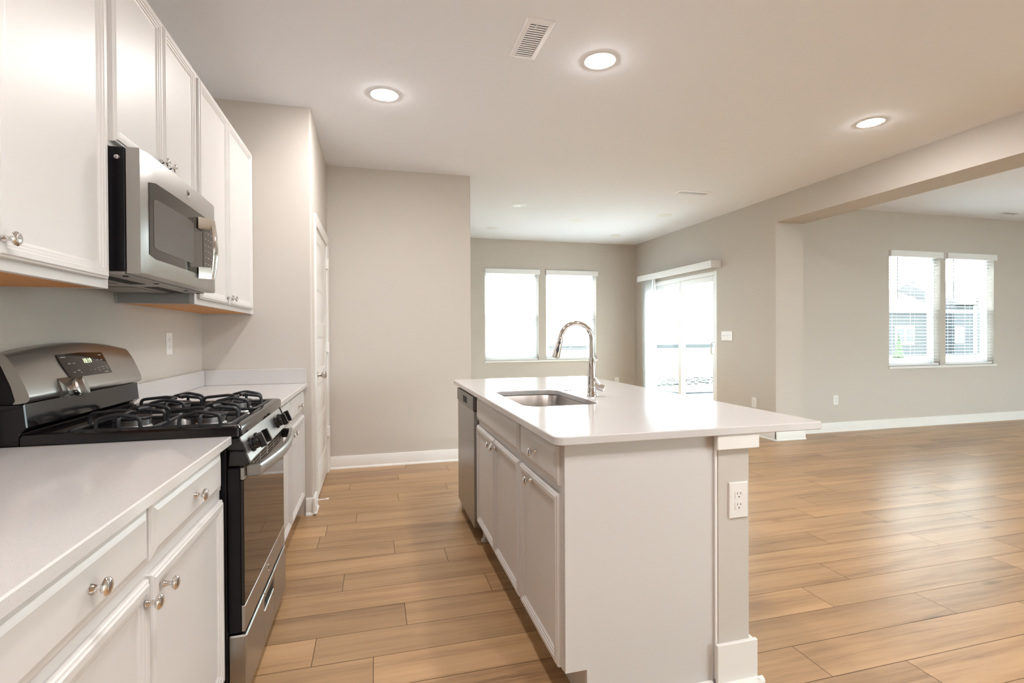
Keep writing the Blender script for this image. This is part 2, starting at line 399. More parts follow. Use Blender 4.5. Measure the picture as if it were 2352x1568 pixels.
# ------------------------------------------------------------------ windows: vinyl single-hung units in plain drywall openings
def hung_window(name, op, yf, sg=1):
    """op=(x0,x1,z0,z1), interior wall face at yf, outdoors towards sg*y"""
    x0, x1, z0, z1 = op; a, b = sorted((yf+sg*.075, yf+sg*.145)); zm = z0+(z1-z0)*.485; f = .045
    w_ = st(MB().box(x0, x0+f, a, b, z0, z1, .004).box(x1-f, x1, a, b, z0, z1, .004).box(x0+f, x1-f, a, b, z1-f, z1, .004).box(x0+f, x1-f, a, b, z0, z0+f, .004), name, VINYL)
    m1, m2 = sorted((yf+sg*.085, yf+sg*.115)); n1, n2 = sorted((yf+sg*.115, yf+sg*.14))
    MB().box(x0+f, x0+f+.04, m1, m2, z0+f, zm+.022, .003).box(x1-f-.04, x1-f, m1, m2, z0+f, zm+.022, .003).box(x0+f+.04, x1-f-.04, m1, m2, zm-.022, zm+.022, .003).box(x0+f+.04, x1-f-.04, m1, m2, z0+f, z0+f+.045, .003).build('lower_sash', VINYL, w_)
    MB().box(x0+f, x0+f+.03, n1, n2, zm, z1-f, .003).box(x1-f-.03, x1-f, n1, n2, zm, z1-f, .003).box(x0+f+.03, x1-f-.03, n1, n2, z1-f-.03, z1-f, .003).build('upper_sash', VINYL, w_)
    MB().box(x0+f+.04, x1-f-.04, yf+sg*.099, yf+sg*.101, z0+f+.045, zm-.022).build('lower_pane', PANE, w_)
    MB().box(x0+f+.03, x1-f-.03, yf+sg*.127, yf+sg*.129, zm+.022, z1-f-.03).build('upper_pane', PANE, w_)
    return w_
def blind(op, yf, label, wand):
    x0, x1, z0, z1 = op; x0 += .006; x1 -= .006
    e = empty('window_blind', ((x0+x1)/2, yf+.03, z0+.001), label, 'blind', 'open slatted blinds on the windows')
    MB().box(x0-.006, x1+.03, yf-.030, yf-.018, z1-.075, z1+.004, .003).box(x0-.006, x0+.004, yf-.018, yf-.001, z1-.075, z1+.004).box(x1+.020, x1+.03, yf-.018, yf-.001, z1-.075, z1+.004).build('valance', SLAT, e)
    MB().box(x0, x1, yf+.008, yf+.060, z1-.05, z1-.004, .002).build('headrail', SLAT, e)
    m = MB(); n = int((z1-z0-.12)/.042)
    for i in range(n):
        z = z0+.055+i*(z1-.07-z0-.055)/(n-1)
        m.prism([(yf+.008, z+.001), (yf+.034, z+.003), (yf+.060, z-.001), (yf+.060, z+.0018), (yf+.034, z+.006), (yf+.008, z+.0038)], 'x', x0+.004, x1-.004)
    m.build('slats', SLAT, e, smooth=0)
    MB().box(x0+.002, x1-.002, yf+.010, yf+.058, z0+.004, z0+.030, .004).build('bottom_rail', SLAT, e)
    m = MB()
    for fx in (.14, .5, .86):
        for yy in (yf+.0055, yf+.0625): m.box(x0+(x1-x0)*fx-.001, x0+(x1-x0)*fx+.001, yy-.0006, yy+.0006, z0+.02, z1-.02)
    m.build('ladder_cords', SLAT, e, smooth=0)
    MB().tube([(x0+wand, yf-.004, z1-.08), (x0+wand, yf-.006, z1-.62)], .0045, 8).build('tilt_wand', pm_wand, e)
pm_wand = pm('clear_grey_wand', (.30, .31, .35), .2)
hung_window('window_1', DW[0], YS); hung_window('window_2', DW[1], YS)
hung_window('window_3', LW[0], YL); hung_window('window_4', LW[1], YL)
for i, b in enumerate(BW): hung_window('window_%d' % (5+i), b, YN, -1)  # unseen units in the added openings, there to let daylight in
st(MB().box(2.815, 4.825, YS-.022, YS, .778, .8115, .006).box(DW[0][0]+.002, DW[0][1]-.002, YS, YS+.074, .800, .8115).box(DW[1][0]+.002, DW[1][1]-.002, YS, YS+.074, .800, .8115), 'trim_1', TRIM)
st(MB().box(7.54, 9.49, YL-.022, YL, .766, .7995, .006).box(LW[0][0]+.002, LW[0][1]-.002, YL, YL+.074, .790, .7995).box(LW[1][0]+.002, LW[1][1]-.002, YL, YL+.074, .790, .7995), 'trim_2', TRIM)
blind(DW[0], YS, 'white open slatted blind in left dining window, farther from faucet spout', .09)
blind(DW[1], YS, 'white open slatted blind in dining window directly behind the faucet', .09)
blind(LW[0], YL, 'white open slatted blind in living room window nearer the wall opening', .13)
blind(LW[1], YL, 'white open slatted blind in rightmost living room window', .13)

# ------------------------------------------------------------------ sliding glass door with vertical blind
x0, x1 = XR+.012, XR+.13; y0, y1, _, z1 = SD; f = .055
sd = st(MB().box(x0-.01, x1, y0, y0+f, 0, z1, .004).box(x0-.01, x1, y1-f, y1, 0, z1, .004).box(x0-.01, x1, y0+f, y1-f, z1-f, z1, .004).box(x0-.01, x1, y0+f, y1-f, 0, .03, .004), 'door_2', VINYL)
ym = (y0+y1)/2
def sash(nm, xa, xb, ya, yb):
    s_ = MB().box(xa, xb, ya, ya+.07, .03, z1-f, .004).box(xa, xb, yb-.07, yb, .03, z1-f, .004).box(xa, xb, ya+.07, yb-.07, z1-f-.075, z1-f, .004).box(xa, xb, ya+.07, yb-.07, .03, .13, .004).build(nm, VINYL, sd)
    MB().box((xa+xb)/2-.001, (xa+xb)/2+.001, ya+.07, yb-.07, .13, z1-f-.075).build('door_pane', PANE, s_)
    return s_
sp = sash('sliding_panel', XR+.03, XR+.065, y0+f, ym+.035)
fp = sash('fixed_panel', XR+.075, XR+.11, ym-.035, y1-f)
MB().tube([(XR+.03, 6.045, .955), (XR-.012, 6.045, .965), (XR-.022, 6.045, .99), (XR-.022, 6.045, 1.09), (XR-.012, 6.045, 1.115), (XR+.03, 6.045, 1.125)], .010, 10).build('handle', VINYL, sp)
MB().box(XR+.068, XR+.08, ym-.02, y1-f-.01, 1.16, 1.172).build('security_bar', ALU, fp)
vb = empty('vertical_blind', (XR-.06, 6.85, 2.12), 'white vertical blind drawn to one side of the sliding glass door', 'blind')
MB().box(XR-.154, XR-.142, 5.863, 7.84, 2.118, 2.212, .003).box(XR-.142, XR-.001, 5.863, 5.875, 2.118, 2.212).box(XR-.142, XR-.001, 7.828, 7.84, 2.118, 2.212).box(XR-.142, XR-.001, 5.875, 7.828, 2.204, 2.212).build('valance', SLAT, vb)
MB().box(XR-.085, XR-.04, 5.90, 7.80, 2.135, 2.17, .003).build('headrail', SLAT, vb)
for i in range(9):
    y = 7.46+i*.04; a = .35
    m = MB(); dx, dy = .044*math.cos(a), .044*math.sin(a)
    m.prism([(XR-.063-dx, y-dy), (XR-.063, y+.006), (XR-.063+dx, y+dy), (XR-.063+dx, y+dy+.0015), (XR-.063, y+.0075), (XR-.063-dx, y-dy+.0015)], 'z', .03, 2.134)
    m.build('vane', SLAT, vb)
MB().tube([(XR-.10, 7.40, 2.13), (XR-.105, 7.40, 1.25)], .005, 8).build('wand', pm_wand, vb)

# ------------------------------------------------------------------ pantry door
CY0, CY1 = 3.935, 4.975          # outer edges of the casing
d1 = st(MB().box(XP-.05, XP-.012, 4.020, 4.890, .012, 2.045, .001), 'door_1', TRIM)
m = MB()                          # five raised frames round the sunk panels of the slab
zs = [.012, .22, .58, .945, 1.31, 1.675, 2.045]
xa = XP-.012; xf = XP-.002
zz = [.24, .60, .965, 1.33, 1.695]; hh = .27
edges = [.012] + [v for z in zz for v in (z, z+hh)] + [2.045]
for i in range(0, len(edges), 2): m.box(xa, xf, 4.020, 4.890, edges[i], edges[i+1], .0)
for z in zz: m.box(xa, xf, 4.020, 4.135, z, z+hh).box(xa, xf, 4.775, 4.890, z, z+hh)
m.build('stile_frame', TRIM, d1)
for z in zz: MB().front(xa, 1, 4.135, 4.775, z, z+hh, [(0, 0), (0, .0095), (.016, .002), (.03, .002), (.055, .009)]).build('raised_panel', TRIM, d1)
MB().box(XP-.054, XP, 4.006, 4.018, 0, 2.058).box(XP-.054, XP, 4.892, 4.904, 0, 2.058).box(XP-.054, XP, 4.018, 4.892, 2.047, 2.058).build('jamb', TRIM, d1)
cp = [(0, 0), (.017, 0), (.017, .008), (.012, .045), (.009, .068), (0, .068)]
MB().prism([(XP+.0005+d, CY0+w_) for d, w_ in cp], 'z', 0, 2.0565).prism([(XP+.0005+d, CY1-w_) for d, w_ in cp], 'z', 0, 2.0565).prism([(XP+.0005+d, 2.125-w_) for d, w_ in cp], 'y', CY0, CY1).build('casing', TRIM, d1)
for z in (.33, 1.09, 1.84):
    MB().box(XP-.004, XP+.018, 4.884, 4.905, z, z+.09, .003).tube([(XP+.016, 4.895, z-.004), (XP+.016, 4.895, z+.094)], .007, 10).build('hinge', PLASTIC, d1)
MB().lathe([(0, 0), (.032, 0), (.031, .006), (.014, .011), (.012, .032), (.022, .040), (.029, .050), (.029, .060), (.020, .069), (0, .071)], (XP-.002, 4.085, .945), (1, 0, 0), 28).build('knob', NICKEL, d1)
ds = empty('door_stop', (XP+.014, 3.87, .07), 'white rubber-tipped door stop on baseboard beside the pantry door', 'door stop')
MB().lathe([(0, 0), (.012, 0), (.012, .004), (.005, .008), (.004, .062)], (XP+.0135, 3.87, .07), (1, .06, 0), 14).build('rod', PLASTIC, ds)
MB().lathe([(0, .062), (.008, .062), (.008, .078), (.005, .082), (0, .082)], (XP+.0135, 3.87, .07), (1, .06, 0), 14).build('rubber_tip', PLASTIC, ds)

# ------------------------------------------------------------------ cabinets
DOOR = [(0, 0), (0, .011), (.002, .0145), (.006, .0155), (.009, .019), (.022, .019), (.0245, .0165), (.0305, .0160), (.033, .0130), (.039, .0125), (.0415, .0095), (.046, .0080)]
DRAW = [(0, 0), (0, .009), (.004, .0125), (.013, .0145), (.020, .0175), (.024, .019)]
KN = [(0, 0), (.0085, 0), (.0085, .002), (.0062, .006), (.0050, .012), (.0058, .017), (.0125, .0195), (.0160, .0225), (.0160, .0255), (.0125, .0295), (.006, .0312), (0, .0315)]
def knob(par, x, sg, y, z): return MB().lathe(KN, (x, y, z), (sg, 0, 0), 24).build('knob', CHROME, par)
def c_door(cab, xf, sg, y0, y1, z0, z1, ky=None, kz=None):
    d = MB().front(xf, sg, y0, y1, z0, z1, DOOR).build('door', CAB, cab, 0)
    if ky is not None: knob(d, xf+sg*.0188, sg, ky, kz)
    return d
def c_drawer(cab, xf, sg, y0, y1, z0, z1, k=True, name='drawer'):
    d = MB().front(xf, sg, y0, y1, z0, z1, DRAW).build(name, CAB, cab, 0)
    if k: knob(d, xf+sg*.0188, sg, (y0+y1)/2, (z0+z1)/2)
    return d
FX = .611            # face frames of the wall run
def base_cab(y0, y1, label):
    e = empty('base_cabinet', (.3, (y0+y1)/2, 0), label, 'cabinet')
    MB().box(.002, FX, y0, y1, .125, .884, .0015).build('carcass', CAB, e)
    MB().box(.002, FX-.075, y0+.002, y1-.002, 0, .1245).build('toe_kick', CAB, e)
    return e
c1 = base_cab(.735, 1.838, 'white two-drawer two-door base cabinet in the foreground, left of the range')
c_drawer(c1, FX, 1, .778, 1.2645, .750, .877); c_drawer(c1, FX, 1, 1.279, 1.806, .750, .877)
c_door(c1, FX, 1, .778, 1.2645, .135, .718, 1.238, .678); c_door(c1, FX, 1, 1.281, 1.816, .135, .718, 1.330, .676)
c2 = base_cab(2.622, 3.777, 'white two-drawer two-door base cabinet between the range and pantry wall')
c_drawer(c2, FX, 1, 2.652, 3.170, .730, .862); c_drawer(c2, FX, 1, 3.190, 3.757, .730, .862)
c_door(c2, FX, 1, 2.652, 3.170, .135, .700, 3.125, .675); c_door(c2, FX, 1, 3.190, 3.757, .135, .700, 3.232, .668)
# uppers
UX = .311
def upper_cab(y0, y1, z0, z1, label, side=CAB):
    e = empty('upper_cabinet', (.15, (y0+y1)/2, z0), label, 'cabinet')
    MB().box(UX-.019, UX, y0, y1, z0, z1, .0012).box(.002, UX-.019, y0, y0+.014, z0, z1).box(.002, UX-.019, y1-.014, y1, z0, z1).box(.002, UX-.019, y0+.014, y1-.014, z1-.014, z1).box(.002, .010, y0+.014, y1-.014, z0, z1-.014).build('carcass', side, e)
    MB().box(.0105, UX-.0195, y0+.0145, y1-.0145, z0+.001, z0+.013).build('underside', MAPLE, e)
    return e
u1 = upper_cab(.83, 1.836, 1.386, 2.453, 'tall white two-door upper cabinet at top left, nearest the viewer')
c_door(u1, UX, 1, .848, 1.3275, 1.412, 2.425, .870, 1.452); c_door(u1, UX, 1, 1.3335, 1.806, 1.412, 2.425, 1.345, 1.452)
u2 = upper_cab(1.8375, 2.612, 1.828, 2.453, 'short white two-door upper cabinet directly above the microwave')
c_door(u2, UX, 1, 1.850, 2.227, 1.845, 2.425, 2.196, 1.893); c_door(u2, UX, 1, 2.240, 2.600, 1.845, 2.425, 2.268, 1.893)
u3 = upper_cab(2.614, 3.776, 1.386, 2.453, 'tall white two-door upper cabinet between the microwave and pantry wall')
c_door(u3, UX, 1, 2.650, 3.120, 1.412, 2.425, 3.090, 1.447); c_door(u3, UX, 1, 3.132, 3.690, 1.412, 2.425, 3.165, 1.447)
MB().box(.012, UX-.021, 2.6105, 2.6135, 1.387, 1.46).build('grey_side_panel', CABSIDE, u3)

# worktops of the wall run
def worktop(y0, y1, label, splash_end):
    e = empty('worktop', (.3, (y0+y1)/2, .884), label, 'worktop')
    MB().box(.002, .6466, y0, y1, .8855, CT, .003).build('slab', QUARTZ, e)
    m = MB().box(.0004, .021, y0, y1, CT+.0002, CT+.102, .002)
    if splash_end: m.box(.0215, .640, y1-.019, y1, CT+.0005, CT+.102, .002)
    m.build('backsplash', QUARTZ, e); return e
worktop(.725, 1.8445, 'white quartz worktop in the foreground, left of the range', False)
worktop(2.6155, 3.7795, 'white quartz worktop with upstand, in corner beyond the range', True)

# ------------------------------------------------------------------ gas range
RY0, RY1 = 1.849, 2.611; RC = (RY0+RY1)/2
rg = empty('gas_range', (.34, RC, 0), 'stainless and black freestanding gas range with four burners', 'range')
MB().box(.012, .628, RY0+.002, RY1-.002, .05, .905, .004).build('body', BLACKP, rg)
for fx in (.06, .56):
    for fy in (RY0+.05, RY1-.05): MB().lathe([(.018, 0), (.018, .008), (.010, .012), (.010, .0495)], (fx, fy, 0), (0, 0, 1), 12).build('levelling_foot', BPLAS, rg)
# cooktop: rimmed enamel tray
ct = MB()
rim = rrect(.075, .672, RY0, RY1, [.004, .02, .02, .004]); 
def off(p, d, z):
    cx, cy = .3735, RC; return [(x-(d if x > cx else -d), y-(d if y > cy else -d), z) for x, y in p]
ct.rings([off(rim, .004, .9055), off(rim, 0, .910), off(rim, 0, .938), off(rim, .004, .945), off(rim, .010, .947), off(rim, .030, .946), off(rim, .048, .938), off(rim, .075, .930)])
ct.build('cooktop', BLACK, rg)
# front lip slope and control panel with end caps
MB().prism([(.636, .865), (.684, .861), (.697, .822), (.688, .812), (.632, .812)], 'y', RY0, RY0+.020, .004).build('end_cap', BPLAS, rg)
MB().prism([(.636, .865), (.684, .861), (.697, .822), (.688, .812), (.632, .812)], 'y', RY1-.020, RY1, .004).build('end_cap', BPLAS, rg)
cpn = MB().prism([(.630, .903), (.664, .903), (.697, .824), (.688, .813), (.630, .813)], 'y', RY0+.0205, RY1-.0205, .002).build('control_panel', STEEL_Y, rg)
MB().prism([(.630, .904), (.667, .904), (.685, .8615), (.637, .8655), (.630, .8655)], 'y', RY0+.001, RY0+.0195, .003).build('end_cap', BPLAS, rg)
MB().prism([(.630, .904), (.667, .904), (.685, .8615), (.637, .8655), (.630, .8655)], 'y', RY1-.0195, RY1-.001, .003).build('end_cap', BPLAS, rg)
nv = Vector((.079, 0, .033)).normalized()
for ky in (RY0+.105, RY0+.195, RY1-.195, RY1-.105):
    o = Vector((.681, ky, .862))
    k_ = MB().lathe([(0, 0), (.026, 0), (.026, .006), (.021, .009), (.0205, .026), (.0185, .030), (0, .030)], o, nv, 24).build('burner_knob', BPLAS, rg)
    upn = Vector((-.033, 0, .079)).normalized(); m = MB(); Y = Vector((0, 1, 0)); ps = []
    for h in (.026, .046):
        ps.append([tuple(o+nv*h+upn*a+Y*b) for a, b in ((-.024, -.007), (.024, -.007), (.024, .007), (-.024, .007))])
    m.rings(ps); m.build('grip', BPLAS, k_)
# burners and grates
burn = [(.302, RY0+.185), (.535, RY0+.185), (.302, RY1-.185), (.535, RY1-.185)]
for bx, by in burn:
    b_ = MB().lathe([(0, .930), (.050, .930), (.048, .934), (.043, .936), (.046, .956), (.043, .959), (0, .959)], (bx, by, 0), (0, 0, 1), 28).build('burner', ALU, rg)
    MB().lathe([(0, .9595), (.049, .9595), (.050, .963), (.048, .967), (.034, .969), (0, .969)], (bx, by, 0), (0, 0, 1), 28).build('burner_cap', IRON, b_)
def bend(pts, r=.016, n=4):
    out = [Vector(pts[0])]
    for a, b, c_2 in zip(pts, pts[1:], pts[2:]):
        a, b, c_2 = Vector(a), Vector(b), Vector(c_2); u, v = (a-b).normalized(), (c_2-b).normalized(); q = min(r, (a-b).length*.45, (c_2-b).length*.45)
        p0, p2 = b+u*q, b+v*q
        for i in range(n+1):
            t = i/n; out.append(p0*(1-t)**2+b*2*t*(1-t)+p2*t*t)
    out.append(Vector(pts[-1])); return out
for gy in (RY0+.185, RY1-.185):
    m = MB(); xa, xb, ya, yb = .165, .625, gy-.125, gy+.125; zb, zt = .942, .984; xm = (xa+xb)/2; R = .0062
    m.tube([(x, y, zb) for x, y in rrect(xa, xb, ya, yb, .02, 4)], R, 8, closed=True)
    m.tube([(xm, ya, zb), (xm, yb, zb)], R, 8)
    for bx, x0, x1 in ((.302, xa, xm), (.535, xm, xb)):
        # long fingers rise from the frame, arch over and dive in to the burner
        for sx in (x0+.004, x1-.004):
            m.tube(bend([(sx, gy, zb), (sx, gy, zt-.004), (bx+(sx-bx)*.30, gy, zt+.004), (bx+(sx-bx)*.14, gy, zt)]), R, 8)
        for sy in (ya+.003, yb-.003):
            m.tube(bend([(bx, sy, zb), (bx, sy, zt-.004), (bx, gy+(sy-gy)*.30, zt+.004), (bx, gy+(sy-gy)*.16, zt)]), R, 8)
            # cross arch with a gently peaked top along each long side
            m.tube(bend([(bx-.062, sy, zb), (bx-.060, sy, zt-.008), (bx, sy, zt+.006), (bx+.060, sy, zt-.008), (bx+.062, sy, zb)]), R, 8)
    for x in (xa+.02, xb-.02, xm):
        for y in (ya, yb): m.tube([(x, y, .9315), (x, y, zb)], .007, 8)
    m.build('grate', IRON, rg)
# backguard
bgp = [(.014, .905), (.094, .905), (.100, .955), (.098, 1.040), (.014, 1.040)]
MB().prism([(.014, .9075), (.0735, .9075), (.0735, .950), (.093, .968), (.086, 1.0385), (.014, 1.0385)], 'y', RY0+.004, RY1-.004, .003).build('backguard_lower', BLACK, rg)
# stainless face: leaning, arched top, rounded lower front edge
n = 16; secs = []
def topz(t): return 1.189+.030*math.sin(PI*t)
for i in range(n+1):
    t = i/n; y = RY0+(RY1-RY0)*t; zt = topz(t)
    secs.append([(.014, y, 1.0395), (.070, y, 1.0395), (.094, y, 1.043), (.102, y, 1.052), (.100, y, 1.066), (.086, y, 1.105), (.066, y, 1.150), (.048, y, zt-.010), (.040, y, zt-.002), (.030, y, zt), (.014, y, zt)])
bk = MB().rings(secs).build('backguard', STEEL_Y, rg, 50)
MB().prism([(.0135, 1.0395), (.060, 1.0395), (.066, 1.050), (.056, 1.092), (.034, 1.150), (.018, 1.183), (.0135, 1.186)], 'y', RY0-.0004, RY0+.0008).build('backguard_side', BLACKP, rg)
# sloping face frame helper: (along y, up the slope) -> world
def bface(y, z, o=0.):
    a, b = Vector((.100, 0, 1.066)), Vector((.048, 0, 1.195)); t = (z-1.066)/(1.195-1.066)
    p = [(.100, 1.066), (.086, 1.105), (.066, 1.150), (.048, 1.205)]
    for (xa_, za), (xb_, zb_) in zip(p, p[1:]):
        if z <= zb_ or (xb_, zb_) == p[-1]:
            x = xa_+(xb_-xa_)*(z-za)/(zb_-za); break
    nn = Vector((.92, 0, .39)); q = Vector((x, y, z)) + nn*o; return tuple(q)
dy0, dy1 = RC-.165, RC+.135
def dface(y, z, o=0.):
    a, b = Vector(bface(0, 1.098)), Vector(bface(0, 1.178)); p = a+(b-a)*(z-1.098)/.080; nn = Vector((.93, 0, .368))
    q = p+nn*o; return (q.x, y, q.z)
m = MB()
def dpoly(o, i): return [bface(y, z, o) for y, z in ((dy0+.02+i, 1.098+i), (RC, 1.098+i), (dy1+.01-i, 1.098+i), (dy1-i, 1.178-i), (RC-.02, 1.182-i), (dy0+i, 1.178-i))]
m.rings([dpoly(-.004, 0), dpoly(.0025, 0), dpoly(.0030, .002)]); dsp = m.build('display', GLASSB, bk)
rx = (Vector((0, 1, 0)), Vector((-.40, 0, .917)), Vector((.917, 0, .40)))
text('clock', '10:19', .026, DIGIT, dsp, dface(RC+.005, 1.150, .0040), rx, .0003)
for (ty, tz, tw) in ((-.135, 1.168, .03), (.105, 1.168, .022), (-.115, 1.145, .014), (-.085, 1.145, .014), (.075, 1.150, .013), (.105, 1.150, .013), (-.105, 1.115, .012), (-.075, 1.120, .016), (-.065, 1.112, .007),
                     (.0, 1.116, .006), (.028, 1.116, .006), (.058, 1.120, .012), (.06, 1.112, .009), (.09, 1.124, .013), (.093, 1.116, .009), (.118, 1.124, .013), (.12, 1.116, .009), (.105, 1.104, .024)):
    MB().rings([[dface(RC+ty+a*tw/2, tz+b*.0013, o) for a, b in ((-1, -1), (1, -1), (1, 1), (-1, 1))] for o in (.0028, .0040)]).build('key_legend', LEGEND, dsp)
m = MB(); ky0, ky1 = RC-.215, RC-.100                                      # raised pad that carries the oven knob
m.rings([[(x, ky0+i, zz_) for x, zz_ in ((.095, 1.041), (.118-i, 1.043+i), (.122-i, 1.052), (.112-i, 1.080), (.070, 1.118-i))] for i in (0.004, 0)] + [[(x, ky1-i, zz_) for x, zz_ in ((.095, 1.041), (.118-i, 1.043+i), (.122-i, 1.052), (.112-i, 1.080), (.070, 1.118-i))] for i in (0, .004)])
m.build('knob_pad', STEEL_Y, bk, 50)
ok = Vector((.114, RC-.165, 1.068)); okn = Vector((.95, 0, .31)).normalized()
kb = MB().lathe([(0, 0), (.030, 0), (.031, .010), (.029, .016), (0, .018)], ok, okn, 28).build('oven_knob', CHROME, bk)
m = MB(); oup = Vector((-.31, 0, .95)); Yv = Vector((0, 1, 0))
m.rings([[tuple(ok+okn*h+oup*(a*.030)+Yv*(b*wd)) for a, b in ((-1, -.55), (-.6, -1), (.6, -1), (1, -.35), (1, .35), (.6, 1), (-.6, 1), (-1, .55))] for h, wd in ((.012, .013), (.030, .011), (.034, .008))])
m.build('lever_grip', STEEL_Z, kb)
# oven door
DF = .680
od = MB().box(.6295, DF-.012, RY0+.002, RY1-.002, .262, .806, .003).build('oven_door', BLACKP, rg)
MB().box(DF-.0115, DF-.001, RY0+.004, RY1-.004, .352, .764, .0015).build('window', GLASSB, od)
m = MB().box(DF-.0115, DF, RY0+.002, RY1-.002, .266, .3515, .002); m.build('lower_trim', STEEL_Y, od)
m = MB(); z0, z1 = .766, .806                                              # vented strip on top of the door, leaning back
m.box(DF-.0115, DF, RY0+.002, RY1-.002, z0, z1, .002); m.build('vent_strip', STEEL_Y, od)
for i, (a, b) in enumerate(((.075, .125), (.140, .245), (.260, .365), (.395, .500), (.515, .620), (.635, .690))):
    for k in range(3): MB().box(DF-.001, DF+.0006, RY0+a, RY0+b, .7715+k*.0115, .7775+k*.0115).build('vent_slot', DARK, od)
hp = []
for i in range(15):
    t = i/14; y = RY0+.030+(RY1-RY0-.060)*t; hp.append((DF+.038+.030*math.sin(PI*t), y, .790))
m = MB(); rs = []
for (x, y, z) in hp: rs.append([(x-.009, y, z-.020), (x+.006, y, z-.019), (x+.009, y, z-.013), (x+.009, y, z+.015), (x+.005, y, z+.020), (x-.009, y, z+.020)])
m.rings(rs)
hd = m.build('handle', STEEL_Y, od, 40)
for y in (RY0+.030, RY1-.030):
    a, b = (y-.004, y+.030) if y < RC else (y-.030, y+.004)
    MB().box(DF+.0007, DF+.046, a, b, .771, .809, .003).build('handle_post', STEEL_Z if y < RC else BPLAS, hd)
def badge(par, x, y, z, r):
    b_ = MB().lathe([(0, 0), (r, 0), (r, .0012), (r*.9, .0018), (r*.86, .0010), (0, .0010)], (x, y, z), (1, 0, 0), 28).build('badge', CHROME, par)
    text('monogram', 'GE', r*1.05, DARK, b_, (x+.0016, y, z), (Vector((0, 1, 0)), Vector((0, 0, 1)), Vector((1, 0, 0))), .0003)
badge(od, DF+.0002, RC, .312, .0135)
dr = MB().box(.6295, DF+.004, RY0+.002, RC-.095, .055, .255, .004).box(.6295, DF+.004, RC+.095, RY1-.002, .055, .255, .004).box(.6295, DF+.004, RC-.0945, RC+.0945, .055, .185, .003).box(.6295, DF+.004, RC-.0945, RC+.0945, .228, .255, .003).build('storage_drawer', STEEL_Y, rg)
MB().box(.632, .660, RC-.0945, RC+.0945, .1855, .2275).build('pull_recess', STEEL_Z, dr)

# ------------------------------------------------------------------ over-the-range microwave
MX = .402; MY0, MY1, MZ0, MZ1 = 1.8415, 2.6085, 1.436, 1.8265
mw = empty('microwave', (.2, RC, MZ0), 'stainless over-the-range microwave mounted above the gas range', 'microwave')
MB().box(.004, .355, MY0, MY1, MZ0+.006, MZ1, .003).build('body', BLACKP, mw)
MB().lathe([(0, 0), (.008, 0), (.007, .004), (0, .006)], (.335, MY0, 1.793), (0, -1, 0), 16).build('screw', CHROME, mw)
MB().box(.004, .352, MY0+.003, MY1-.003, MZ0-.004, MZ0+.0055).build('bottom_plate', MWUND, mw)
for ya, yb in ((MY0+.06, MY0+.32), (MY1-.32, MY1-.06)): MB().box(.05, .20, ya, yb, MZ0-.0065, MZ0-.0045, .0005).build('grease_filter', GREYF, mw)
MB().box(.235, .285, MY0+.05, RC-.06, MZ0-.0055, MZ0-.0045).build('lamp_slot', DARK, mw)
MB().box(.235, .285, RC+.06, MY1-.05, MZ0-.0055, MZ0-.0045).build('lamp_slot', DARK, mw)
for sx, sy in ((.335, MY0+.05), (.335, RC-.1), (.335, RC+.2), (.335, MY1-.03), (.03, MY0+.03)): MB().lathe([(0, 0), (.008, 0), (.008, .002), (0, .002)], (sx, sy, MZ0-.0045), (0, 0, -1), 12).build('vent_hole', DARK, mw)
# door: gently bowed stainless front
secs = []
def mxf(t): return MX+.007*math.sin(PI*min(max(t, 0), 1))**.6 if 0 < t < 1 else MX
def yt(t): return MY0+(MY1-MY0)*t
N = 20
for i in range(N+1):
    t = i/N; y = yt(t); x = mxf(t)
    if i in (0, N): x = MX-.006
    secs.append([(.3585, y, MZ0), (x-.003, y, MZ0), (x, y, MZ0+.004), (x, y, MZ1-.004), (x-.003, y, MZ1), (.3585, y, MZ1)])
md = MB().rings(secs).build('door', STEEL_Y, mw, 40)
def mpanel(name, y0, y1, z0, z1, r, o, mat, par):
    pts = rrect(y0, y1, z0, z1, r, 4); m = MB()
    # sample finely in y so that the panel follows the bow
    ys = sorted({y0+(y1-y0)*i/14 for i in range(15)})
    rs = []
    for k, y in enumerate(ys):
        t = (y-MY0)/(MY1-MY0); x = mxf(t); e = 0
        if k in (0, len(ys)-1): e = r*.5
        rs.append([(x-.001, y, z0+e), (x+o, y, z0+e), (x+o, y, z1-e), (x-.001, y, z1-e)])
    m.rings(rs); return m.build(name, mat, par, 30)
wn = mpanel('window', MY0+.040, MY0+.715, 1.492, 1.742, .02, .0015, MWGLASS, md)
mpanel('window_mesh', MY0+.072, MY0+.44, 1.525, 1.690, .012, .0022, MWGLASS2, wn)
cpx = MB(); cpy = MY0+.585
pnl = mpanel('keypad', MY0+.555, MY0+.700, 1.50, 1.735, .01, .0024, GLASSB, wn)
for i in range(7):
    for j in range(3):
        y = MY0+.590+j*.038; z = 1.52+i*.026; x = mxf((y-MY0)/(MY1-MY0))
        MB().box(x+.0024, x+.0029, y-.007, y+.007, z, z+.0022).build('key_legend', LEGEND, pnl)
badge(md, mxf((RC-MY0)/(MY1-MY0)), RC, 1.787, .0155)
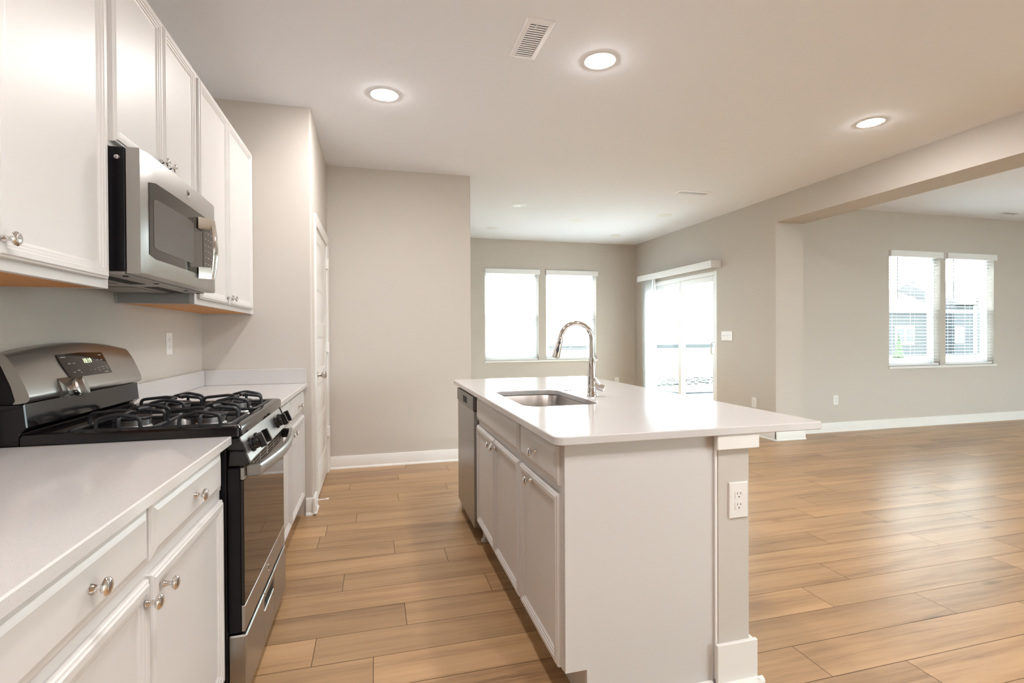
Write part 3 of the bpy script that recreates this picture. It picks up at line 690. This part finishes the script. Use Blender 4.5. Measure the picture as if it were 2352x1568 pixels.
# wide curved chrome handle standing off the right of the door
hy0, hy1 = MY0+.400, MY0+.560; rs = []
for i in range(13):
    t = i/12; z = 1.478+(1.718-1.478)*t; b = .040+.012*math.sin(PI*t); x = MX+.007
    rs.append((x+b, z))
m = MB(); hyc = MY0+.535
m.rings([[(x, hyc-.024, z), (x+.008, hyc-.018, z), (x+.011, hyc, z), (x+.008, hyc+.018, z), (x, hyc+.024, z), (x-.004, hyc, z)] for x, z in rs])
mh = m.build('handle', CHROME, md, 50)
for z in (1.478, 1.718):
    za, zb_ = (z-.004, z+.042) if z < 1.6 else (z-.042, z+.004)
    m = MB(); m.rings([[(MX+.0115, hyc-.050, za), (MX+.0115, hyc+.023, za), (MX+.0115, hyc+.023, zb_), (MX+.0115, hyc-.050, zb_)], [(MX+.050, hyc-.023, za), (MX+.050, hyc+.023, za), (MX+.050, hyc+.023, zb_), (MX+.050, hyc-.023, zb_)]])
    m.build('handle_mount', CHROME, mh)

# ------------------------------------------------------------------ island
IX, IFX = 1.647, 1.688          # worktop edge, face frames
def isl_cab(y0, y1, label):
    e = empty('base_cabinet', (1.97, (y0+y1)/2, 0), label, 'cabinet'); return e
i1 = isl_cab(1.555, 2.035, 'white island cabinet with one drawer, one door and plain end panel')
MB().box(IFX, 2.258, 1.5725, 2.034, .135, .884, .001).build('carcass', CAB, i1)
MB().box(IFX+.075, 2.258, 1.5725, 2.034, 0, .1345).build('toe_kick', CAB, i1)
MB().prism([(IFX+.002, .135), (IFX+.077, .135), (IFX+.077, 0), (2.258, 0), (2.258, .884), (IFX+.002, .884)], 'y', 1.556, 1.572, .001).build('end_panel', CAB, i1)
sh = [(0, 0), (.016, 0), (.0155, .006), (.012, .012), (.006, .016), (0, .017)]
MB().prism([(1.5555-d, z) for d, z in sh], 'x', IFX+.077, 2.24).build('shoe_moulding', TRIM, i1)
c_drawer(i1, IFX, -1, 1.581, 2.024, .742, .872); c_door(i1, IFX, -1, 1.583, 2.026, .142, .712, 1.86, .686)
i2 = isl_cab(2.036, 2.968, 'white island sink cabinet with false drawer front and two doors')
MB().box(IFX, IFX+.019, 2.036, 2.967, .135, .884, .001).box(IFX+.019, 2.258, 2.036, 2.054, .135, .884).box(IFX+.019, 2.258, 2.949, 2.967, .135, .884).box(IFX+.019, 2.258, 2.054, 2.949, .135, .153).build('carcass', CAB, i2)
MB().box(IFX+.075, 2.258, 2.036, 2.967, 0, .1345).build('toe_kick', CAB, i2)
c_drawer(i2, IFX, -1, 2.046, 2.952, .742, .874, False, 'false_drawer_front')
c_door(i2, IFX, -1, 2.056, 2.497, .142, .712, 2.462, .680); c_door(i2, IFX, -1, 2.507, 2.952, .142, .712, 2.540, .680)
# dishwasher
dw = empty('dishwasher', (1.97, 3.27, 0), 'stainless dishwasher built into the far end of the island', 'dishwasher')
DY0, DY1 = 2.972, 3.572
MB().box(1.70, 2.255, DY0+.004, DY1-.004, .11, .872, .002).build('tub_casing', BLACKP, dw)
MB().box(1.660, 1.6995, DY0+.003, DY1-.003, .095, .786, .003).build('door', STEEL_Z, dw)
dc = MB().box(1.655, 1.6995, DY0+.003, DY1-.003, .789, .872, .004).build('control_strip', STEEL_D, dw)
MB().box(1.6535, 1.6548, DY0+.215, DY0+.345, .808, .848).build('pocket_handle', DARK, dc)
for i in range(5): MB().box(1.6543, 1.6549, DY0+.06+i*.022, DY0+.072+i*.022, .826, .829).build('key_legend', LEGEND, dc)
for y in (DY0+.04, DY1-.04):
    MB().lathe([(.022, 0), (.022, .010), (.010, .016), (.010, .1095)], (1.73, y, 0), (0, 0, 1), 14).build('levelling_foot', PLASTIC, dw)
MB().box(1.80, 1.812, DY0+.004, DY1-.004, 0, .109).build('toe_plate', BLACKP, dw)
ep = tag(MB().box(IFX, 2.258, 3.6, 3.684, 0, .884, .001).build('island_end_panel', CAB), 'white end panel closing the far end of the island beyond the dishwasher', 'panel')
# half wall behind the cabinets, ending in the post that faces the viewer
hw = empty('island_half_wall', (2.325, 2.6, 0), 'greige half wall and post at the back of the island, trimmed in white', 'half wall')
MB().box(2.2595, 2.388, 1.545, 3.69, 0, .8845, .002).build('wall_core', WALL, hw)
MB().box(2.250, 2.2585, 1.548, 1.555, .02, .880).build('corner_bead', TRIM, hw)
MB().box(2.2455, 2.418, 1.527, 1.5445, .834, .8845, .002).box(2.3885, 2.418, 1.5445, 3.69, .834, .8845, .002).build('cap_trim', TRIM, hw)
m = MB().box(2.246, 2.412, 1.530, 1.5445, 0, .150, .002).box(2.3885, 2.404, 1.5445, 3.69, 0, .150, .002)
m.prism([(1.530-d, z) for d, z in sh], 'x', 2.238, 2.430).prism([(2.404+d, z) for d, z in sh], 'y', 1.5165, 3.69)
m.build('base_trim', TRIM, hw)
# island worktop with a sink cut-out
SX0, SX1, SY0, SY1 = 1.755, 2.125, 2.200, 2.865
outer = rrect(IX, 2.691, 1.521, 3.712, [.035, .012, .012, .035], 6)
inner = rrect(SX0, SX1, SY0, SY1, .075, 8)
def holed(mb, outer, inner, z0, z1, bev=.003):
    """slab with a hole, both outlines eased at the top and bottom edge"""
    bm = mb.bm
    def shr(p, d):
        cx, cy = sum(a for a, _ in p)/len(p), sum(b for _, b in p)/len(p); out = []
        n_ = len(p)
        for i in range(n_):
            a, b, c3 = Vector(p[i-1]), Vector(p[i]), Vector(p[(i+1) % n_]); t = (c3-a).normalized(); out.append((b.x-t.y*d, b.y+t.x*d))
        return out
    loops = {}
    for nm, p, sgn in (('o', outer, 1), ('i', inner, -1)):
        lv = []
        for d, z in ((bev, z0), (0, z0+bev), (0, z1-bev), (bev, z1)): lv.append([bm.verts.new((x, y, z)) for x, y in shr(p, d*sgn)])
        k = len(p)
        for a, b in zip(lv, lv[1:]):
            for j in range(k):
                q = (a[j], a[(j+1) % k], b[(j+1) % k], b[j]); bm.faces.new(q if sgn == 1 else q[::-1])
        loops[nm] = lv
    for idx in (0, 3):
        es = []
        for nm in 'oi':
            L = loops[nm][idx]; es += [bm.edges.get((L[j], L[(j+1) % len(L)])) for j in range(len(L))]
        bmesh.ops.triangle_fill(bm, use_beauty=True, use_dissolve=False, edges=es, normal=(0, 0, 1 if idx == 3 else -1))
    bmesh.ops.recalc_face_normals(bm, faces=bm.faces[:])
    return mb
iw = empty('island_worktop', (2.17, 2.6, .8855), 'large white quartz island worktop with overhang and sink cut-out', 'worktop')
holed(MB(), outer, inner, .8855, CT).build('slab', QUARTZ, iw, 40)
sk = empty('kitchen_sink', (1.94, 2.53, .70), 'undermount stainless sink set in the island worktop', 'sink')
def srect(d, z, r): return [(x, y, z) for x, y in rrect(SX0-.004+d, SX1+.004-d, SY0-.004+d, SY1+.004-d, r, 8)]
# bowl: outer skin then inner skin
MB().rings([srect(-.018, .8850, .09), srect(-.002, .8850, .077), srect(.002, .879, .075), srect(.005, .74, .072), srect(.012, .705, .066), srect(.040, .690, .05), srect(.15, .684, .02)], first=False).build('bowl', SINKM, sk, 40)
MB().lathe([(0, 0), (.045, 0), (.045, .002), (.036, .003), (.030, .001), (0, .001)], (1.94, 2.53, .6842), (0, 0, 1), 24).build('drain', CHROME, sk)
# faucet: tapered body, gooseneck, pull-down spray head
fc = empty('kitchen_faucet', (2.205, 2.50, CT), 'tall chrome pull-down kitchen faucet standing behind the sink', 'faucet')
FXc, FYc = 2.205, 2.50; Z0 = CT+.0005
MB().lathe([(0, 0), (.028, 0), (.028, .005), (.0255, .009), (.0250, .045), (.0235, .10), (.0165, .198), (.0160, .200)], (FXc, FYc, Z0), (0, 0, 1), 32).build('body', CHROME, fc)
path = [(FXc, FYc, Z0+.2005), (FXc, FYc, Z0+.29)]
cxr, czr, rr = FXc-.088, Z0+.295, .088
for i in range(1, 25):
    a = math.radians(i*(172/24)); path.append((cxr+rr*math.cos(a), FYc, czr+rr*math.sin(a)))
gn = MB().tube(path, .0135, 20, upv=(0, 1, 0)).build('gooseneck', CHROME, fc)
pe = Vector(path[-1]); dd = (Vector(path[-1])-Vector(path[-2])).normalized(); dd = Vector((-.27, 0, -.96)).normalized()
shd = MB().lathe([(0, 0), (.0140, 0), (.0155, .006), (.0160, .030), (.0215, .098), (.0215, .104), (.018, .108), (0, .108)], pe, dd, 28).build('spray_head', CHROME, fc)
fr = Vector((-.25, -.96, .07)).normalized()
for t, a, b in ((.028, .0075, .0075), (.064, .0075, .018)):
    p = pe+dd*t; uu = dd; rv = fr.cross(uu).normalized(); nr = .0165+(.0215-.016)*max(0, (t-.03)/.07)
    m = MB(); pts = [(math.copysign(1, math.cos(q))*0+a*math.cos(q), (b if abs(math.sin(q)) > 0 else 0)*math.sin(q)) for q in [2*PI*k/16 for k in range(16)]]
    m.rings([[tuple(p+fr*h+rv*u_+uu*v_) for u_, v_ in pts] for h in (nr-.006, nr+.0012)]); m.build('spray_button', RUBBER, shd)
# side lever: stub cylinder towards the viewer's right and the blade above it
lv = MB().tube([(FXc+.004, FYc-.004, Z0+.058), (FXc+.052, FYc-.040, Z0+.040)], .0175, 20).build('lever_hub', CHROME, fc)
MB().tube([(FXc+.030, FYc-.024, Z0+.058), (FXc+.012, FYc-.026, Z0+.082), (FXc+.002, FYc-.028, Z0+.100)], [.011, .008, .005], 12).build('lever', CHROME, lv)
tag(MB().lathe([(0, 0), (.022, 0), (.021, .003), (0, .004)], (2.185, 2.80, CT+.0004), (0, 0, 1), 24).build('sink_hole_cover', NICKEL), 'small flat round metal hole cover beside the faucet', 'hole cover')

# ------------------------------------------------------------------ outlets and switches
def duplex(name, c, n_, wv, label, cat='outlet', w_=.076, h=.122, kind='duplex', group=None):
    """cover plate centred at c on a wall with outward normal n_, horizontal direction wv"""
    c, n_, wv = Vector(c), Vector(n_), Vector(wv); u = Vector((0, 0, 1)); e = empty(name, c, label, cat, group)
    def P(a, b, d): return tuple(c+wv*a+u*b+n_*d)
    def ob(nm, a0, a1, b0, b1, d0, d1, mat, par, i=0.0):
        return MB().rings([[P(a0, b0, d0), P(a1, b0, d0), P(a1, b1, d0), P(a0, b1, d0)], [P(a0, b0, d1-i), P(a1, b0, d1-i), P(a1, b1, d1-i), P(a0, b1, d1-i)], [P(a0+i, b0+i, d1), P(a1-i, b0+i, d1), P(a1-i, b1-i, d1), P(a0+i, b1-i, d1)]]).build(nm, mat, par)
    ob('cover_plate', -w_/2, w_/2, -h/2, h/2, .0005, .0065, PLASTIC, e, .0025)
    if kind == 'duplex':
        for b in (-.0195, .0195):
            r = MB().rings([[P(a, b+z, d) for a, z in rrect(-.0165, .0165, -.0145, .0145, .009, 4)] for d in (.0060, .0080)]).build('receptacle', PLASTIC, e)
            for a in (-.0065, .0065): ob('slot', a-.001, a+.001, b+.001, b+.009, .0078, .0083, DARK, r)
            ob('ground_hole', -.0022, .0022, b-.0095, b-.005, .0078, .0083, DARK, r)
    else:
        k = kind
        for i in range(k):
            a = (i-(k-1)/2)*.046; t = ob('toggle_frame', a-.005, a+.005, -.012, .012, .0060, .0070, PLASTIC, e)
            ob('toggle', a-.0035, a+.0035, -.001, .008, .0068, .016, PLASTIC, t, .002)
    return e
duplex('outlet', (2.340, 1.545, .650), (0, -1, 0), (1, 0, 0), 'white double outlet on the post at the island end', w_=.078, h=.126)
duplex('outlet', (XR, 5.245, .400), (-1, 0, 0), (0, -1, 0), 'white outlet low on the wall beside the opening, behind island corner', w_=.08)
duplex('outlet', (6.690, YL, .398), (0, -1, 0), (1, 0, 0), 'white outlet low on tan living room wall, below the windows', w_=.08)
duplex('outlet', (5.19, YS, .420), (0, -1, 0), (1, 0, 0), 'white outlet low on far dining wall, peeking over the island worktop', w_=.08)
duplex('outlet', (0, 3.215, 1.20), (1, 0, 0), (0, 1, 0), 'white outlet on backsplash wall above worktop beyond the range', w_=.078)
duplex('light_switch', (XR, 5.745, 1.209), (-1, 0, 0), (0, -1, 0), 'white four-toggle light switch plate beside the sliding door', 'switch', w_=.215, h=.122, kind=4)

# ------------------------------------------------------------------ ceiling lights and registers
def can(x, y, lit, label):
    e = empty('recessed_light', (x, y, ZC), label, 'light', 'recessed ceiling lights')
    MB().lathe([(.072, -.0042), (.089, -.0040), (.092, -.0032), (.094, -.0005), (.072, -.0005)], (x, y, ZC), (0, 0, 1), 40, cap=False).build('trim_ring', TRIM, e, 6)
    MB().lathe([(0, -.0120), (.024, -.0116), (.046, -.0100), (.062, -.0076), (.0715, -.0050), (.0715, -.002), (0, -.002)], (x, y, ZC), (0, 0, 1), 40).build('lens', LIT if lit else OFFLENS, e)
can(1.170, 3.452, 1, 'glowing recessed ceiling light nearest the pantry, leftmost of the lit three')
can(2.358, 2.716, 1, 'glowing recessed ceiling light beside the large ceiling vent, above the island')
can(4.688, 3.004, 1, 'glowing recessed ceiling light at the right, near the header beam')
can(2.20, .12, 1, 'recessed ceiling light out of frame overhead, in line with the island')
can(1.15, .45, 1, 'added unseen recessed ceiling light overhead, above the foreground worktop')  # lamp added out of view to light the near cabinets
can(3.35, .12, 1, 'added unseen recessed ceiling light overhead, right of the island')  # lamp added out of view to strengthen light on the island end panel
can(2.800, 5.988, 0, 'unlit recessed ceiling light in dining area, nearest of the left pair')
can(2.786, 7.379, 0, 'unlit recessed ceiling light in dining area, farthest left, by the window wall')
can(3.802, 6.625, 0, 'unlit recessed ceiling light in the middle of the dining ceiling')
can(4.820, 6.028, 0, 'unlit recessed ceiling light in dining area nearest the wall opening')
can(4.800, 7.438, 0, 'unlit recessed ceiling light in dining area nearest the far right corner')
def vent(x0, x1, y0, y1, along, label):
    e = empty('ceiling_vent', ((x0+x1)/2, (y0+y1)/2, ZC), label, 'vent', 'ceiling registers')
    b = .026; z = ZC
    def fr(d, zz_): return [(x0+d, y0+d, zz_), (x1-d, y0+d, zz_), (x1-d, y1-d, zz_), (x0+d, y1-d, zz_)]
    m = MB(); bm = m.bm; L = [[bm.verts.new(p) for p in fr(d, zz_)] for d, zz_ in ((0, z-.0005), (.004, z-.006), (b, z-.009), (b, z-.001))]
    for a, c3 in zip(L, L[1:]):
        for j in range(4): bm.faces.new((a[j], a[(j+1) % 4], c3[(j+1) % 4], c3[j]))
    m.build('frame', VENTM, e, 0)
    MB().box(x0+b, x1-b, y0+b, y1-b, z-.0012, z-.0004).build('duct_shade', DUCT, e)  # flat grey sheet stands in for the shade inside the duct
    m = MB(); n = 16 if along == 'y' else 18
    for i in range(n):
        if along == 'y':
            c3 = y0+b+(y1-y0-2*b)*(i+.5)/n; m.prism([(c3-.0082, z-.0068), (c3-.0078, z-.0056), (c3+.0082, z-.0034), (c3+.0082, z-.0046)], 'x', x0+b, x1-b)
        else:
            c3 = x0+b+(x1-x0-2*b)*(i+.5)/n; m.prism([(c3-.0082, z-.0068), (c3-.0078, z-.0056), (c3+.0082, z-.0034), (c3+.0082, z-.0046)], 'y', y0+b, y1-b)
    m.build('louvres', VENTM, e, 0)
    MB().box(x0+b+.03, x0+b+.036, y0+b+.004, y0+b+.03, z-.014, z-.0095).build('damper_lever', TRIM, e)
vent(1.840, 1.988, 2.432, 2.797, 'y', 'white louvred ceiling vent above the kitchen, large and closest')
vent(4.320, 4.735, 4.918, 5.055, 'x', 'white louvred ceiling vent over the dining side, beyond the island')
vent(9.03, 9.385, 4.76, 4.893, 'x', 'white louvred ceiling vent in living room, above its windows')

# ------------------------------------------------------------------ outdoors
G = -.15
tag(MB().box(-40, 110, -60, 140, G-.2, G-.02).build('lawn', LAWN), kind='structure')
PAT = [(-2, 8.36), (5.75, 8.36), (5.75, 5.36), (14, 5.36), (14, 9.9), (6.6, 9.9), (6.6, 14), (-2, 14)]  # widened out of view round the house to bounce daylight indoors
tag(MB().prism(PAT, 'z', G-.0195, G+.06, .01).build('patio', CONC), 'pale concrete patio slab outside the sliding glass door', 'patio')
tag(MB().box(-3, 14, -12, YN-.16, G-.0195, G+.05).build('bounce_slab', BOUNCE), kind='structure')  # unseen pale slab added behind the house to bounce daylight onto the ceilings
m = MB(); bmf = m.bm
pts = [(7.9, 10.4), (9.2, 10.3), (11.2, 10.9), (11.0, 12.3), (9.0, 11.9), (7.7, 11.4)]
m.prism(pts, 'z', G-.0195, G+.03, .01); tag(m.build('landscape_fabric', FABRIC), 'dark sheet of landscape fabric on the ground past the patio', 'fabric')
m = MB(); random.seed(3)
for i in range(420):
    t = random.random(); x = 8.2+4.6*random.random(); y = 12.35+2.0*random.random(); r = random.uniform(.02, .07)
    m.ball((x, y, G-.01+r*.3), r, 1, random.uniform(.7, 1.2), .7, 7, 5)
tag(m.build('white_rocks', ROCKM), 'scatter of pale rocks in a bed beyond the patio', 'rocks', kind='stuff')
tag(MB().box(16, 46, 45.0, 45.2, G-.02, G+.33).build('far_fence', SIDE1), 'low grey fence far off across the lawn', 'fence')
def house(name, label, x0, x1, y, z1, mat, wins, trimx=None):
    e = empty(name, ((x0+x1)/2, y+3, G), label, 'house')
    MB().box(x0, x1, y, y+6, G-.02, z1).build('wall', mat, e)
    rv = [(y-.5, z1-.02), (y+6.5, z1-.02), (y+3, z1+1.6)]
    MB().prism(rv, 'x', x0, x1).build('roof', ROOF, e)
    for wx0, wx1, wz0, wz1 in wins:
        fr_ = MB().box(wx0-.13, wx1+.13, y-.06, y-.001, wz0-.13, wz1+.13).build('window', VINYL, e)
        zm = (wz0+wz1)/2
        MB().box(wx0, wx1, y-.075, y-.0605, wz0, zm-.04).box(wx0, wx1, y-.075, y-.0605, zm+.04, wz1).build('glass', FARW, fr_)
    for tx in (trimx or ()): MB().box(tx-.14, tx+.14, y-.05, y-.001, G, z1-.03).build('corner_board', VINYL, e)
house('neighbour_house', 'grey sided house with paired windows seen through left living room window', 28.5, 36.35, 25.0, 2.75, SIDE1, [(33.05, 33.58, .62, 1.5), (33.82, 34.35, .62, 1.5)], (36.2,))
house('neighbour_house', 'darker slate sided house with corner board seen through right living room window', 36.8, 38.72, 24.2, 3.0, SIDE2, [(37.0, 37.42, .68, 1.45)], (38.6,))
house('neighbour_house', 'grey sided house wing at far right beyond the right living room window', 39.0, 48, 25.5, 3.4, SIDE1, [], ())
def conifer(x, y, h, label):
    e = empty('conifer', (x, y, G), label, 'tree')
    m = MB(); random.seed(int(x*10))
    for k in range(9):
        t = k/9; r = (1-t)*h*.28; z = G+.15+h*t*.95
        n_ = 14; rg_ = []
        prof = [(r, z-.05), (r*.55, z+h*.07), (.02, z+h*.16)]
        m.lathe([(rr_*random.uniform(.9, 1.1), zz_) for rr_, zz_ in prof], (x, y, 0), (0, 0, 1), n_)
    for v in m.bm.verts: v.co += Vector((random.uniform(-.05, .05), random.uniform(-.05, .05), random.uniform(-.05, .05)))*h*.35
    m.build('foliage', LEAF, e)
    MB().lathe([(.06, 0), (.05, .3)], (x, y, G-.02), (0, 0, 1), 8).build('trunk', SEAM, e)
conifer(23.2, 17.2, 1.15, 'small green cone-shaped conifer outside the left living room window')
